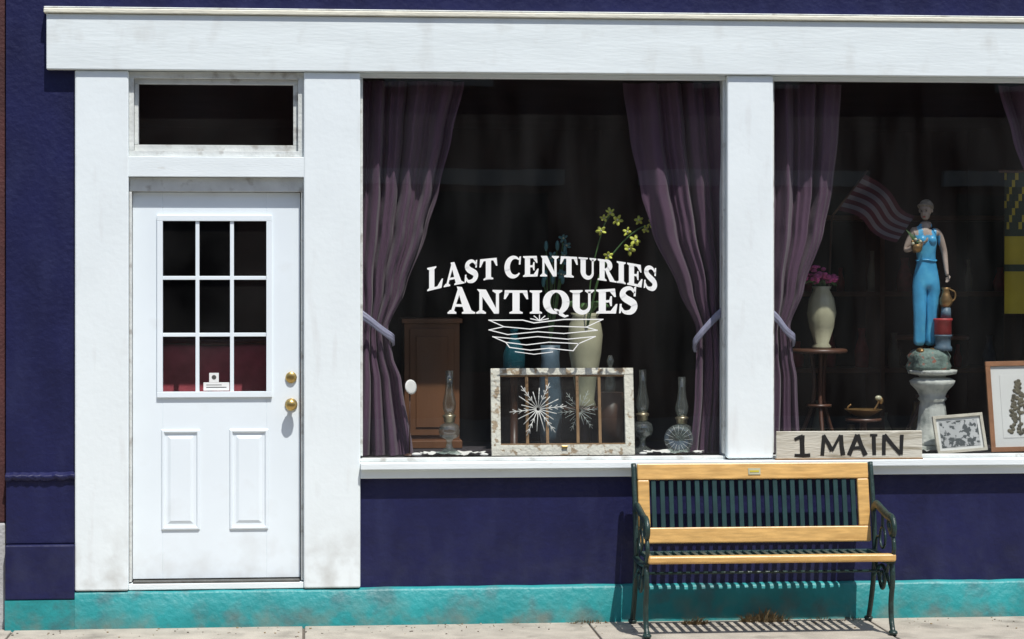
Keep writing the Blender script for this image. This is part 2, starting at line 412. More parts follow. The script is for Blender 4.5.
b=MB(); b.box(P2[1]-.16,P4[0]+.5,.071,1.25,.2,.866,PLAT); b.done('display_platform',B,bevel=.004)
# added settee inside the door, stands in for a reddish reflection in its panes
b=MB()
vs=[];fs=[];nu=24
for i in range(nu+1):
    u=i/nu; x=-2.15+1.15*u; zt=1.33+.16*math.sin(math.pi*u)+.03*math.sin(3*math.pi*u)
    vs+=[(x,.47,.6),(x,.43,zt-.06),(x,.47,zt),(x,.55,zt-.02),(x,.59,.6)]
for i in range(nu):
    for k in range(4): fs.append((i*5+k,i*5+5+k,i*5+6+k,i*5+1+k))
b.add(vs,fs,REFLRED,True); b.box(-2.15,-1.0,.25,.51,.45,.66,REFLRED)
b.tube(cat([(-2.15+1.15*i/8,.46,1.345+.16*math.sin(math.pi*i/8)+.03*math.sin(3*math.pi*i/8)) for i in range(9)],4),.02,DWOOD)
for x in (-2.1,-1.05):
    for y in (.29,.53): b.tube([(x,y,.45),(x,y,.2)],[.025,.015],DWOOD)
b.done('reflection_stand_in_settee')

nb=empty('neighbouring_building',(-4,0,0))
b=MB(); b.box(-7,XL-.004,.03,5,.55,6.0,NBR); b.box(-7,XL-.004,.01,5,-.02,.548,NBL); b.done('wall',nb,bevel=.01)

# ------------------------------------------------------------------ window lettering
def arc(cx,cy,rx,ry,a0,a1,n=16):
    return [(cx+rx*math.cos(R(a0+(a1-a0)*i/n)),cy+ry*math.sin(R(a0+(a1-a0)*i/n))) for i in range(n+1)]
def stroke(pts,ws):
    n=len(pts); ws=[ws[0]+(ws[-1]-ws[0])*i/(n-1) for i in range(n)] if len(ws)==2 else ws
    L=[];Rr=[]
    for i in range(n):
        a=Vector(pts[max(i-1,0)]); c=Vector(pts[min(i+1,n-1)]); t=(c-a).normalized(); nn=Vector((-t.y,t.x))
        p=Vector(pts[i]); L.append(p+nn*ws[i]/2); Rr.append(p-nn*ws[i]/2)
    return [[Rr[i],Rr[i+1],L[i+1],L[i]] for i in range(n-1)]
def rc(x0,y0,x1,y1,n=1): return [[(x0+(x1-x0)*i/n,y0),(x0+(x1-x0)*(i+1)/n,y0),(x0+(x1-x0)*(i+1)/n,y1),(x0+(x1-x0)*i/n,y1)] for i in range(n)]
def srf(x0,x1,y,up):
    m0=x0+(x1-x0)*.28; m1=x1-(x1-x0)*.28
    return rc(x0,y,x1,y+.07*up)+[[(x0+.02,y+.07*up),(x1-.02,y+.07*up),(m1,y+.14*up),(m0,y+.14*up)]]
def glyph(ch):
    P=[]
    if ch=='L':
        P+=rc(.12,.03,.40,.97)+srf(.02,.5,1,-1)+srf(.02,.5,0,1)+rc(.3,0,.78,.11)+[[(.54,.1),(.78,.0),(.86,.40),(.79,.40)]]; w=.86
    elif ch=='A':
        P+=[[(.10,0),(.21,0),(.54,.98),(.42,1.02)],[(.36,1.04),(.56,1.04),(.99,0),(.66,0)]]+rc(.24,.27,.75,.37)+srf(.0,.34,0,1)+srf(.56,1.08,0,1); w=1.06
    elif ch=='S':
        c=cat([(.62,.76,0),(.5,.93,0),(.34,.965,0),(.18,.88,0),(.15,.72,0),(.26,.58,0),(.42,.48,0),(.57,.37,0),(.6,.22,0),(.5,.08,0),(.34,.04,0),(.18,.08,0),(.07,.26,0)],3)
        n=len(c); P+=stroke([(p.x,p.y) for p in c],[.07+.21*math.sin(math.pi*i/(n-1))**1.1 for i in range(n)])
        P+=[[(.58,.64),(.66,.64),(.68,1.0),(.6,.98)],[(.0,.0),(.08,.03),(.11,.38),(.03,.38)]]; w=.76
    elif ch=='T':
        P+=rc(.34,.03,.62,.97)+rc(.04,.89,.92,1)+srf(.22,.74,0,1)+[[(.0,.62),(.07,.62),(.24,.92),(.04,1.0)],[(.89,.62),(.96,.62),(.92,1.0),(.72,.92)]]; w=.96
    elif ch=='C':
        a=arc(.5,.5,.38,.46,48,318,24); n=len(a)
        P+=stroke(a,[.08+.22*max(0,math.sin(math.pi*i/(n-1)))**1.3 for i in range(n)])
        P+=[[(.75,.60),(.84,.60),(.87,1.0),(.78,.98)]]; w=.92
    elif ch=='E':
        P+=rc(.12,.03,.40,.97)+srf(.02,.5,1,-1)+srf(.02,.5,0,1)+rc(.3,.89,.76,1)+rc(.3,0,.8,.11)+rc(.3,.45,.6,.55)
        P+=[[(.54,.9),(.76,1.0),(.8,.66),(.74,.66)],[(.58,.1),(.8,.0),(.86,.38),(.8,.38)],[(.52,.5),(.58,.30),(.64,.30),(.64,.5)],[(.52,.5),(.64,.5),(.64,.70),(.58,.70)]]; w=.88
    elif ch=='N':
        P+=rc(.14,.03,.26,.97)+rc(.79,.03,.91,.97)+srf(.02,.4,0,1)+srf(.66,1.04,1,-1)+[[(.05,1),(.40,1),(.91,0),(.72,0)]]; w=1.06
    elif ch=='U':
        a=arc(.51,.32,.26,.27,180,360,14); n=len(a)
        P+=rc(.11,.3,.39,.97)+rc(.72,.3,.82,.97)+stroke(a,[.28-.18*i/(n-1) for i in range(n)])+srf(.0,.5,1,-1)+srf(.6,.96,1,-1); w=.98
    elif ch=='R':
        a=arc(.44,.74,.24,.21,95,-95,14); n=len(a)
        P+=rc(.12,.03,.40,.97)+srf(.02,.5,1,-1)+srf(.02,.5,0,1)+stroke(a,[.09+.18*math.sin(math.pi*i/(n-1)) for i in range(n)])
        P+=[[(.4,.54),(.60,.54),(.99,.0),(.68,.0)]]+rc(.68,0,1.04,.07)+rc(.34,.90,.47,.995)+rc(.34,.48,.47,.575); w=1.0
    elif ch=='I':
        P+=rc(.12,.03,.40,.97)+srf(.02,.5,1,-1)+srf(.02,.5,0,1); w=.52
    elif ch=='Q':
        a=arc(.5,.5,.38,.46,0,360,34); n=len(a)
        P+=stroke(a,[.09+.20*abs(math.cos(2*math.pi*i/(n-1))) for i in range(n)])
        P+=stroke([(.42,.2),(.55,.12),(.68,-.02),(.84,-.12),(.98,-.08)],[.06,.14,.16,.11,.05]); w=1.0
    return P,w
lt=MB(); cnt=[0]
GY=.043
def put(polys, fn, m=LETTER, Y=None):
    for p in polys:
        cnt[0]+=1
        y=(GY if Y is None else Y)-.00025*(cnt[0]%9)
        q=[fn(*v) for v in p]
        lt.add([(a,y,c) for a,c in q],[tuple(range(len(q)))],m)
def text(word, X0, X1, fn, gap=.04):
    gl=[glyph(c) for c in word]; tot=sum(g[1] for g in gl)+gap*(len(gl)-1); sc=(X1-X0)/tot; x=0
    for P,w in gl:
        put(P, lambda u,v,x=x: fn(X0+(x+u)*sc, v)); x+=w+gap
ctr=.165
def arch(X,v):
    t=(X-ctr)/.61
    base=1.832-.078*t*t; hgt=.110+.014*t*t
    return (X, base+v*hgt)
text('LAST',-.45,-.075,arch); text('CENTURIES',-.035,.785,arch)
text('ANTIQUES',-.34,.68,lambda X,v:(X,1.634+v*(.124+.02*abs((X-ctr)/.5)**3)))
def sl(pts,w):
    for a,c in zip(pts,pts[1:]):
        a2=Vector(a); c2=Vector(c); d_=(c2-a2).normalized()*w*.5
        put(stroke([tuple(a2-d_),tuple(c2+d_)],[w,w]), lambda p,q:(p,q))
# folded ribbon scroll: bands joined by short folds
sl([(-.12,1.60),(.06,1.60),(.12,1.585),(.28,1.603),(.49,1.603)],.006)
sl([(.49,1.603),(.40,1.562),(.22,1.568),(.10,1.552),(-.04,1.565),(-.12,1.60)],.005)
sl([(.40,1.562),(.46,1.545),(.28,1.528),(.14,1.538),(-.02,1.523),(-.12,1.548),(-.04,1.565)],.005)
sl([(-.10,1.512),(.02,1.500),(.14,1.512),(.30,1.498),(.45,1.512),(.36,1.474),(.20,1.482),(.08,1.468),(-.03,1.482),(-.10,1.512)],.005)
sl([(-.03,1.482),(-.01,1.455),(.10,1.44),(.20,1.45),(.33,1.436),(.36,1.474)],.005)
sl([(.02,1.432),(.12,1.418),(.22,1.43)],.004)
for k in range(5):
    a=R(20+k*35); sl([(.15,1.597),(.15+.05*math.cos(a),1.597+.03*math.sin(a))],.005)
lt.done('window_lettering',recalc=False)

# ------------------------------------------------------------------ curtains
def interp(tab,z):
    if z>=tab[0][0]: return tab[0][1]
    for (z0,a),(z1,c) in zip(tab,tab[1:]):
        if z<=z0 and z>=z1:
            t=(z0-z)/(z0-z1); t=t*t*(3-2*t)*.5+t*.5; return a+(c-a)*t
    return tab[-1][1]
def curtain(name, left, right, y0, nf, tiez, tie, seed):
    b=MB(); nu,nv=140,90; zt,zb=2.88,.872; vs=[];fs=[]
    rnd=random.Random(seed); ph=[rnd.uniform(0,6.28) for _ in range(6)]
    for j in range(nv+1):
        z=zt+(zb-zt)*j/nv
        a=interp(left,z); c=interp(right,z); wd=abs(c-a)
        amp=min(.045,.012+wd*.08)
        for i in range(nu+1):
            u=i/nu
            uu=u+.06*math.sin(4*u+ph[0]+z*1.2)+.025*math.sin(9*u+ph[3]+z*.7)
            w=math.sin(2*math.pi*nf*uu+ph[1])
            y=y0+amp*(w*.8+.35*math.sin(2*math.pi*nf*1.7*uu+ph[2]+z*.8)+.14*math.sin(2*math.pi*nf*3.3*uu+ph[5]+z*2))+.010*math.sin(z*5+u*7+ph[4])
            if z<tiez: y+=.012*math.sin((tiez-z)*8+u*5)
            x=a+(c-a)*u+.006*math.cos(2*math.pi*nf*uu+ph[1])
            vs.append((x,y,z))
    for j in range(nv):
        for i in range(nu):
            k=j*(nu+1)+i; fs.append((k,k+1,k+nu+2,k+nu+1))
    b.add(vs,fs,CURT,True)
    c=cat(tie,8); n=len(c)
    for lane in range(3):
        o_=(lane-1)*.017
        b.tube([p+Vector((0,-.002*(lane==1),o_*(1-.35*math.sin(math.pi*i/(n-1))))) for i,p in enumerate(c)],.0105,TIE,seg=8,flat=.5)
    return b.done(name,recalc=False)
curtain('curtain',[(2.88,-.86),(1.9,-.85),(1.56,-.80),(1.3,-.83),(.87,-.86)],
  [(2.88,-.234),(2.6,-.30),(2.3,-.37),(2.08,-.433),(1.76,-.55),(1.55,-.648),(1.4,-.62),(1.28,-.575),(.87,-.515)],.22,4.5,1.55,
  [(-.84,.17,1.66),(-.76,.15,1.605),(-.69,.15,1.55),(-.63,.17,1.505),(-.62,.23,1.48)],1)
curtain('curtain',[(2.88,.615),(2.6,.655),(2.3,.72),(2.08,.785),(1.76,.935),(1.55,1.03),(1.4,1.03),(1.2,1.02),(.87,.99)],
  [(2.88,1.24),(1.9,1.23),(1.56,1.18),(1.3,1.20),(.87,1.2)],.22,4.5,1.56,
  [(1.22,.17,1.68),(1.14,.15,1.63),(1.07,.145,1.56),(1.01,.165,1.48),(1.02,.22,1.44)],2)
curtain('curtain',[(2.88,1.36),(1.9,1.37),(1.56,1.41),(1.3,1.4),(.87,1.37)],
  [(2.88,1.835),(2.6,1.82),(2.3,1.79),(2.08,1.745),(1.76,1.63),(1.56,1.545),(1.4,1.56),(1.28,1.585),(.87,1.60)],.22,3.5,1.56,
  [(1.40,.17,1.66),(1.46,.15,1.6),(1.505,.145,1.54),(1.55,.165,1.50),(1.56,.22,1.47)],3)
curtain('curtain',[(2.88,2.70),(2.6,2.78),(2.3,2.88),(2.08,2.96),(1.76,3.1),(1.55,3.2),(1.4,3.19),(1.2,3.17),(.87,3.13)],
  [(2.88,3.42),(1.9,3.41),(1.56,3.36),(1.3,3.38),(.87,3.4)],.22,4.5,1.56,
  [(3.4,.17,1.66),(3.3,.15,1.62),(3.23,.145,1.56),(3.18,.165,1.49),(3.19,.22,1.45)],4)

# ------------------------------------------------------------------ bench
be=empty('park_bench',(1.27,-.35,0))
bx0,bx1=.645,1.880
def P3d(x,pts,n=6): return cat([(x,y,z) for y,z in pts],n)
for i,x in enumerate((bx0-.016,bx1+.018)):
    b=MB()
    b.tube(P3d(x,[(-.10,.012),(-.15,.10),(-.20,.22),(-.235,.36),(-.225,.5),(-.19,.66),(-.135,.845)]),.014,IRON,flat=1.3)
    b.tube(P3d(x,[(-.61,.012),(-.575,.08),(-.57,.17),(-.60,.27),(-.595,.34),(-.56,.378)]),.014,IRON,flat=1.3)
    b.tube(P3d(x,[(-.22,.365),(-.35,.358),(-.5,.363),(-.6,.375)]),.013,IRON,flat=1.4)
    b.tube(P3d(x,[(-.195,.60),(-.27,.635),(-.38,.62),(-.5,.60),(-.585,.595),(-.625,.565),(-.62,.525),(-.585,.52),(-.575,.545)]),[.015]*49,IRON,flat=1.6)
    b.tube(P3d(x,[(-.585,.38),(-.63,.44),(-.61,.50),(-.55,.53),(-.52,.565),(-.545,.60)]),.011,IRON,flat=1.3)
    b.tube(P3d(x,[(-.21,.25),(-.30,.30),(-.39,.33),(-.48,.30),(-.58,.22)]),.010,IRON)
    b.tube(P3d(x,[(-.24,.36),(-.30,.30),(-.36,.22),(-.42,.22),(-.48,.30),(-.53,.365)]),.009,IRON)
    b.tube([(x,-.39+.035*math.cos(a*math.pi/6),.265+.035*math.sin(a*math.pi/6)) for a in range(12)],.007,IRON,seg=6,closed=True)
    b.tube([(x,-.40+.055*math.cos(a*math.pi/6),.475+.055*math.sin(a*math.pi/6)) for a in range(12)],.007,IRON,seg=6,closed=True)
    b.tube(P3d(x,[(-.25,.38),(-.28,.46),(-.345,.475)]),.008,IRON); b.tube(P3d(x,[(-.40,.53),(-.40,.615)]),.008,IRON)
    for y in (-.10,-.61): b.ball((x,y,.014),(.024,.03,.014),IRON)
    b.done('cast_iron_side_%d'%(i+1),be)
tilt=math.atan2(.085,.41)
MT=Matrix.Translation((0,-.225,.435))@Matrix.Rotation(-tilt,4,'X')
H=.418
b=MB()
b.box(bx0,bx1,-.017,.017,H-.085,H,BWOOD,MT); b.box(bx0,bx1,-.017,.017,0,.082,BWOOD,MT)
b.box(bx0,bx0+.062,-.016,.016,.083,H-.086,BWOOD,MT); b.box(bx1-.062,bx1,-.016,.016,.083,H-.086,BWOOD,MT)
b.done('backrest_frame',be,bevel=.006)
b=MB(); ns=24; sp=(bx1-bx0-.124)/ns
for i in range(ns):
    x=bx0+.062+sp*(i+.5); b.box(x-.0125,x+.0125,-.008,.008,.078,H-.08,SLATM,MT)
b.done('backrest_slats',be,bevel=.003)
b=MB()
b.box(bx0-.012,bx1+.03,-.635,-.585,.378,.418,BWOOD)
b.done('seat_front_rail',be,bevel=.012,seg=4)
b=MB()
b.box(bx0,bx1,-.275,-.25,.378,.40,SLATM)
b.box(bx0,bx0+.035,-.584,-.276,.382,.404,SLATM); b.box(bx1-.035,bx1,-.584,-.276,.382,.404,SLATM)
for i in range(ns):
    x=bx0+.062+sp*(i+.5); b.box(x-.0115,x+.0115,-.59,-.27,.386,.402,SLATM)
b.done('seat_slats',be,bevel=.003)
b=MB(); b.box(1.235,1.30,-.021,-.0172,H-.062,H-.028,CREAM,MT); b.box(1.243,1.292,-.0225,-.0212,H-.05,H-.04,YELF,MT); b.done('label_plate',be)
b=MB(); b.tube([(bx0-.01,-.38,.30),(bx1+.01,-.38,.30)],.007,IRON); b.done('stretcher_rod',be)

# ------------------------------------------------------------------ 1 MAIN sign
b=MB()
b.box(1.408,2.2,-.066,-.045,.855,1.006,SIGNW)
b.box(1.403,2.205,-.07,-.041,.8535,.862,MUNT)
b.done('street_number_sign',bevel=.003) 
sg=lt=MB()
def bs(pts,w=.017): put(stroke(pts,[w*1.35*random.uniform(.85,1.15) for _ in pts]) ,lambda a,c:(a,c-.003),SIGNK,-.0672)
bs([(1.505,.965),(1.525,.975),(1.55,.985)],.012); bs([(1.545,.988),(1.546,.94),(1.548,.88)],.02); bs([(1.505,.882),(1.55,.88),(1.59,.883)],.012)
bs([(1.655,.880),(1.66,.94),(1.665,.988)]); bs([(1.66,.988),(1.69,.94),(1.707,.905)],.016); bs([(1.707,.905),(1.73,.945),(1.755,.988)],.013); bs([(1.757,.988),(1.76,.93),(1.768,.881)])
bs([(1.80,.880),(1.825,.94),(1.845,.99)]); bs([(1.845,.99),(1.868,.93),(1.89,.880)],.018); bs([(1.815,.917),(1.85,.92),(1.878,.916)],.012)
bs([(1.935,.988),(1.936,.93),(1.938,.880)]); bs([(1.915,.987),(1.955,.986)],.01)
bs([(1.99,.880),(1.99,.93),(1.992,.988)]); bs([(1.992,.988),(2.04,.93),(2.082,.884)],.018); bs([(2.084,.882),(2.086,.93),(2.088,.988)],.016)
so=sg.done('sign_lettering',recalc=False)
so.parent=bpy.data.objects['street_number_sign']; so.matrix_parent_inverse=Matrix.Translation(-so.parent.location)

# ------------------------------------------------------------------ display items, left window
b=MB()
b.box(-.54,-.23,.74,1.11,.868,1.57,CABW); b.box(-.555,-.215,.725,1.12,1.57,1.595,CABW); b.box(-.555,-.215,.725,1.12,.868,.91,CABW)
b.box(-.51,-.26,.730,.739,.94,1.54,CABW)
b.box(-.475,-.295,.724,.7295,.985,1.495,CABW); b.ball((-.285,.72,1.25),.012,BRASS)
b.done('wooden_cabinet',bevel=.004)
def lamp(name,x,y,h):
    b=MB(); s=h/.46
    b.lathe([(r,z*s) for r,z in [(.068,0),(.07,.008),(.05,.018),(.02,.04),(.014,.07),(.02,.085),(.05,.10),(.058,.13),(.05,.16),(.024,.175)]],LGLASS,c=(x,y,.868),seg=24)
    b.lathe([(r,z*s) for r,z in [(.024,.176),(.03,.18),(.03,.2),(.036,.205),(.036,.215),(.022,.222)]],TIN,c=(x,y,.868),seg=24)
    b.lathe([(r,z*s) for r,z in [(.024,.223),(.034,.25),(.036,.28),(.026,.33),(.02,.38),(.021,.455)]],LGLASS,c=(x,y,.868),seg=24)
    return b.done(name)
lamp('oil_lamp',-.318,.25,.46); lamp('oil_lamp',.742,.3,.46); lamp('oil_lamp',.952,.26,.42)
b=MB()
MP=Matrix.Translation((.915,.15,.95))@Matrix.Rotation(R(78),4,'X')
b.lathe([(.02,0),(.05,.004),(.078,.014),(.08,.018),(.05,.009),(.02,.006)],LGLASS,seg=32,M=MP)
for k in range(16):
    a=k*math.pi/8; b.tube([(.03*math.cos(a),.03*math.sin(a),.009),(.075*math.cos(a),.075*math.sin(a),.02)],.0006,LACE,seg=4,M=MP)
b.tube([(.87,.17,.872),(.915,.12,.875),(.96,.17,.872)],.005,BRASS)
b.done('crystal_plate')
b=MB()
b.lathe([(.0,0),(.03,.002),(.04,.01),(.03,.012)],LACE,seg=24,M=Matrix.Translation((-.535,.16,1.24))@Matrix.Rotation(R(80),4,'X')@Matrix.Rotation(R(35),4,'Y'))
b.tube([(-.535,.165,1.22),(-.535,.17,1.05),(-.535,.18,.87)],.004,DWOOD)
b.lathe([(.03,0),(.03,.01),(.006,.016)],DWOOD,c=(-.535,.18,.868))
b.done('plate_stand')
MS=Matrix.Translation((0,.13,.871))@Matrix.Rotation(R(-9),4,'X')
sx0,sx1,hh=-.098,.676,.472
b=MB()
b.box(sx0,sx1,0,.035,0,.058,PEEL,MS); b.box(sx0,sx1,0,.035,hh-.036,hh,PEEL,MS)
b.box(sx0,sx0+.05,.001,.034,.059,hh-.037,PEEL,MS); b.box(sx1-.05,sx1,.001,.034,.059,hh-.037,PEEL,MS)
for x in (.097,.205,.37,.49): b.box(x-.008,x+.008,.006,.03,.056,hh-.034,MUNT,MS)
for (x0_,x1_,za,zb_) in ((sx0+.051,sx1-.051,.059,.066),(sx0+.051,sx1-.051,hh-.044,hh-.037)): b.box(x0_,x1_,.006,.03,za,zb_,MUNT,MS)
b.add([(sx0+.04,.018,.05),(sx1-.04,.018,.05),(sx1-.04,.018,hh-.03),(sx0+.04,.018,hh-.03)],[(0,1,2,3)],SASHG,False,MS)
b.box(.28,.31,-.01,.0,hh-.435,hh-.42,BRASS,MS)
b.done('antique_window_sash',bevel=.002)
def snow(x,z,r,th,y):
    b=MB(); rnd=random.Random(int(x*100))
    for k in range(18):
        a=k*math.pi/9+.1; c,s_=math.cos(a),math.sin(a); rr=r*(1 if k%3==0 else rnd.uniform(.6,.8))
        pt=lambda d,o:(x+c*d-s_*o,y,z+s_*d+c*o)
        b.tube([pt(.01,0),pt(rr,0)],th,LACE,seg=5,M=MS)
        if k%3==0:
            for q in (.35,.55,.75):
                b.tube([pt(rr*q,0),pt(rr*(q+.14),.012)],th*.8,LACE,seg=5,M=MS); b.tube([pt(rr*q,0),pt(rr*(q+.14),-.012)],th*.8,LACE,seg=5,M=MS)
    b.done('lace_snowflake')
snow(.155,.25,.155,.0024,-.004); snow(.385,.245,.12,.0014,.045)
def doily(x,y,rx,ry,seed):
    b=MB(); rnd=random.Random(seed); n=60; vs=[(x,y,.873)];fs=[]
    for ring in (1,2,3):
        for k in range(n):
            a=2*math.pi*k/n; q=ring/3*(1+(.06*math.sin(15*a) if ring==3 else 0))
            vs.append((x+rx*q*math.cos(a),y+ry*q*math.sin(a),.873+rnd.uniform(0,.008)*ring/2+.008*abs(math.sin(3*a+seed))*(ring==3)))
    for k in range(n):
        fs.append((0,1+k,1+(k+1)%n))
        for r_ in (0,1): fs.append((1+r_*n+k,1+(r_+1)*n+k,1+(r_+1)*n+(k+1)%n,1+r_*n+(k+1)%n))
    b.add(vs,fs,LACE,True); b.done('lace_doily')
doily(-.30,.22,.17,.11,1); doily(.90,.2,.16,.10,5); doily(2.3,.24,.17,.10,8)
b=MB()
for x,y,s_ in ((-.14,.12,.015),(-.5,.14,.018),(.72,.13,.014),(1.02,.16,.018)):
    b.ball((x,y,.872+s_*.5),(s_*1.6,s_,s_*.6),LACE,seg=9,ring=6)
b.done('crumpled_tissue')
b=MB(); b.lathe([(.12,0),(.12,.02),(.03,.03),(.03,.2),(.13,.22),(.13,.24)],DWOOD,c=(.451,.5,.868)); b.done('plant_stand')
b=MB()
b.lathe([(.055,0),(.06,.01),(.05,.04),(.062,.14),(.09,.3),(.098,.4),(.088,.46),(.07,.5),(.082,.52),(.076,.52),(.06,.49)],CREAM,c=(.451,.5,1.11)); b.done('ceramic_vase')
b=MB()
def bloom(c,r,m,rot=0):
    for k in range(5):
        a=rot+k*2*math.pi/5
        M_=Matrix.Translation(c)@Matrix.Rotation(random.uniform(-.8,.8),4,'X')@Matrix.Rotation(random.uniform(-.6,.6),4,'Z')@Matrix.Rotation(a,4,'Y')
        b.ball((0,0,r*.6),(r*.32,r*.12,r*.5),m,seg=8,ring=6,M=M_)
    b.ball((c[0],c[1]-.008,c[2]),r*.22,REDP if m is PINK else CREAM,seg=6,ring=5)
stems=[[(.45,.38,1.6),(.47,.36,1.85),(.53,.33,2.1),(.57,.32,2.17)],[(.46,.38,1.6),(.52,.35,1.85),(.62,.33,2.0),(.72,.32,2.09),(.80,.31,2.12)],[(.46,.38,1.6),(.5,.37,1.8),(.56,.34,1.95)]]
for s_ in stems: b.tube(cat([(.45,.47,1.5)]+s_,6),.004,STEM,seg=6)
for i,(px,pz) in enumerate([(.53,2.15),(.565,2.18),(.515,2.08),(.605,2.14),(.66,2.075),(.725,2.14),(.76,2.09),(.795,2.12),(.67,1.98),(.705,2.03),(.555,1.945)]):
    bloom((px,.315,pz),random.uniform(.022,.034),ORCH,i)
for k in range(7):
    a=k*.9; b.tube(cat([(.45,.5,1.6),(.45+.07*math.cos(a),.5+.05*math.sin(a),1.68),(.45+.14*math.cos(a),.5+.08*math.sin(a),1.66)],5),[.004,.012,.016,.018,.018,.018,.016,.014,.01,.006,.002],STEM,seg=6,flat=.2)
b.done('orchid_plant')
b=MB()
b.lathe([(.05,0),(.06,.02),(.062,.1),(.04,.16),(.02,.19),(.02,.23),(.028,.24)],BGLASS,c=(.06,.55,1.30)); b.lathe([(.09,0),(.09,.02),(.02,.03),(.02,.40),(.09,.415),(.09,.43)],DWOOD,c=(.06,.55,.868))
b.done('blue_glass_bottle')
b=MB()
for k in range(16):
    x=random.uniform(.2,.36); z=random.uniform(1.8,2.06)
    b.tube(cat([(.27,.62,1.45),(.27+(x-.27)*.5,.62,1.7),(x,.60,z)],5),.003,STEM,seg=5)
    if k%2: bloom((x,.60,z),.026,LEAFB,k)
    else: b.ball((x,.6,z),(.012,.006,.03),LEAFB,seg=6,ring=5)
b.lathe([(.05,0),(.06,.1),(.07,.3),(.05,.5),(.055,.58)],SLATE,c=(.27,.62,.868))
b.done('blue_flower_arrangement')
b=MB(); b.lathe([(.025,0),(.03,.05),(.02,.1),(.012,.14),(.02,.17),(.01,.2)],LGLASS,c=(.57,.34,1.2)); b.lathe([(.07,0),(.07,.33)],DWOOD,c=(.57,.34,.868)); b.done('glass_decanter')

def flag(name,x,y,z,w,h,ang):  # striped flag on a staff, set inside for the flag reflected in the glass
    b=MB(); nu=26;ns_=9; M_=Matrix.Translation((x,y,z))@Matrix.Rotation(R(ang),4,'Y')
    vs=[];fs=[];ms=[]
    for j in range(ns_*2+1):
        for i in range(nu+1):
            u=i/nu;v=j/(ns_*2)
            vs.append((u*w,.03*math.sin(u*9+v*2),-v*h*(1-.25*u)+.02*math.sin(u*6)))
    for j in range(ns_*2):
        for i in range(nu):
            k=j*(nu+1)+i; fs.append((k,k+1,k+nu+2,k+nu+1))
            ms.append(FRED if (j//2)%2==0 else FWHT)
    b.add(vs,fs,ms,True,M_)
    b.tube([(-.005,0,.03),(-.005,0,-h*1.2)],.006,DWOOD,seg=8,M=M_)
    b.tube([M_@Vector((-.005,0,-h*1.2)),(x-.25,y,.87)],.006,DWOOD,seg=8)
    b.done(name,recalc=False)
flag('striped_flag',2.13,.9,2.42,.38,.26,38)

# ------------------------------------------------------------------ right window items
def table(name,x,y,zt,r,leg):
    b=MB(); b.lathe([(r,0),(r+.006,.01),(r,.022),(r-.01,.024)],DWOOD,c=(x,y,zt-.024),seg=36)
    for k in range(3):
        a=k*2.094+.5
        b.tube(cat([(x+r*.3*math.cos(a),y+r*.3*math.sin(a),zt-.02),(x+r*.2*math.cos(a),y+r*.2*math.sin(a),(zt+.868)/2),(x+r*.85*math.cos(a),y+r*.85*math.sin(a),.872)],6),.012,DWOOD)
    b.lathe([(r*.45,0),(r*.45,.015)],DWOOD,c=(x,y,(zt+.868)/2-.05))
    b.done(name)
table('side_table',1.79,.6,1.425,.155,0); table('side_table',2.53,.92,1.49,.21,0)
b=MB(); b.lathe([(.05,0),(.055,.01),(.04,.03),(.07,.12),(.083,.2),(.07,.28),(.045,.33),(.055,.35),(.04,.34)],CREAM,c=(1.805,.6,1.426),fold=.02,nf=10); b.done('ceramic_vase')
b=MB()
for k in range(80):
    a=random.uniform(0,6.28); q=random.uniform(0,1)**.5
    c=(1.775+.12*q*math.cos(a),.59+.07*q*math.sin(a),1.845+random.uniform(-.05,.07)*(1.1-q)-.03*q)
    b.ball(c,(random.uniform(.010,.022),.012,random.uniform(.008,.016)),PINK,seg=7,ring=5,M=None)
for k in range(10):
    a=k*.63; b.tube(cat([(1.8,.6,1.75),(1.79+.05*math.cos(a),.6+.04*math.sin(a),1.81),(1.775+.12*math.cos(a),.6+.06*math.sin(a),1.78)],4),[.004,.008,.01,.012,.012,.01,.008,.005,.002],STEM,seg=5,flat=.3)
b.done('pink_flower_bouquet')
b=MB(); b.lathe([(.09,0),(.09,.012),(.02,.02),(.02,.15),(.10,.16),(.10,.175)],DWOOD,c=(2.0,.42,.868))
b.done('small_stool')
b=MB(); b.lathe([(.03,0),(.035,.008),(.06,.02),(.10,.045),(.105,.05),(.09,.045)],BRONZE,c=(2.0,.42,1.044),sx=1.0)
b.tube(cat([(2.06,.42,1.09),(2.08,.42,1.12),(2.085,.42,1.15)],5),.005,BRONZE); b.ball((2.085,.42,1.155),(.02,.012,.014),CREAM); b.ball((2.10,.42,1.14),(.014,.01,.02),BRONZE)
b.tube(cat([(1.93,.42,1.07),(1.91,.42,1.1),(1.93,.42,1.12)],5),.005,BRONZE)
b.done('bronze_bowl')
px_,py_=2.372,.35
b=MB()
b.box(px_-.125,px_+.125,py_-.125,py_+.125,.868,.90,STONE)
b.lathe([(.12,.032),(.12,.05),(.10,.07),(.105,.09),(.085,.12),(.08,.16),(.072,.24),(.066,.27),(.08,.285),(.07,.30),(.085,.33),(.118,.365),(.125,.385),(.10,.40),(.07,.405),(.075,.415),(.13,.425),(.135,.436),(.135,.446),(.1,.448)],STONE,c=(px_,py_,.868),seg=48,fold=.02,nf=16)
b.done('stone_pedestal',bevel=0)

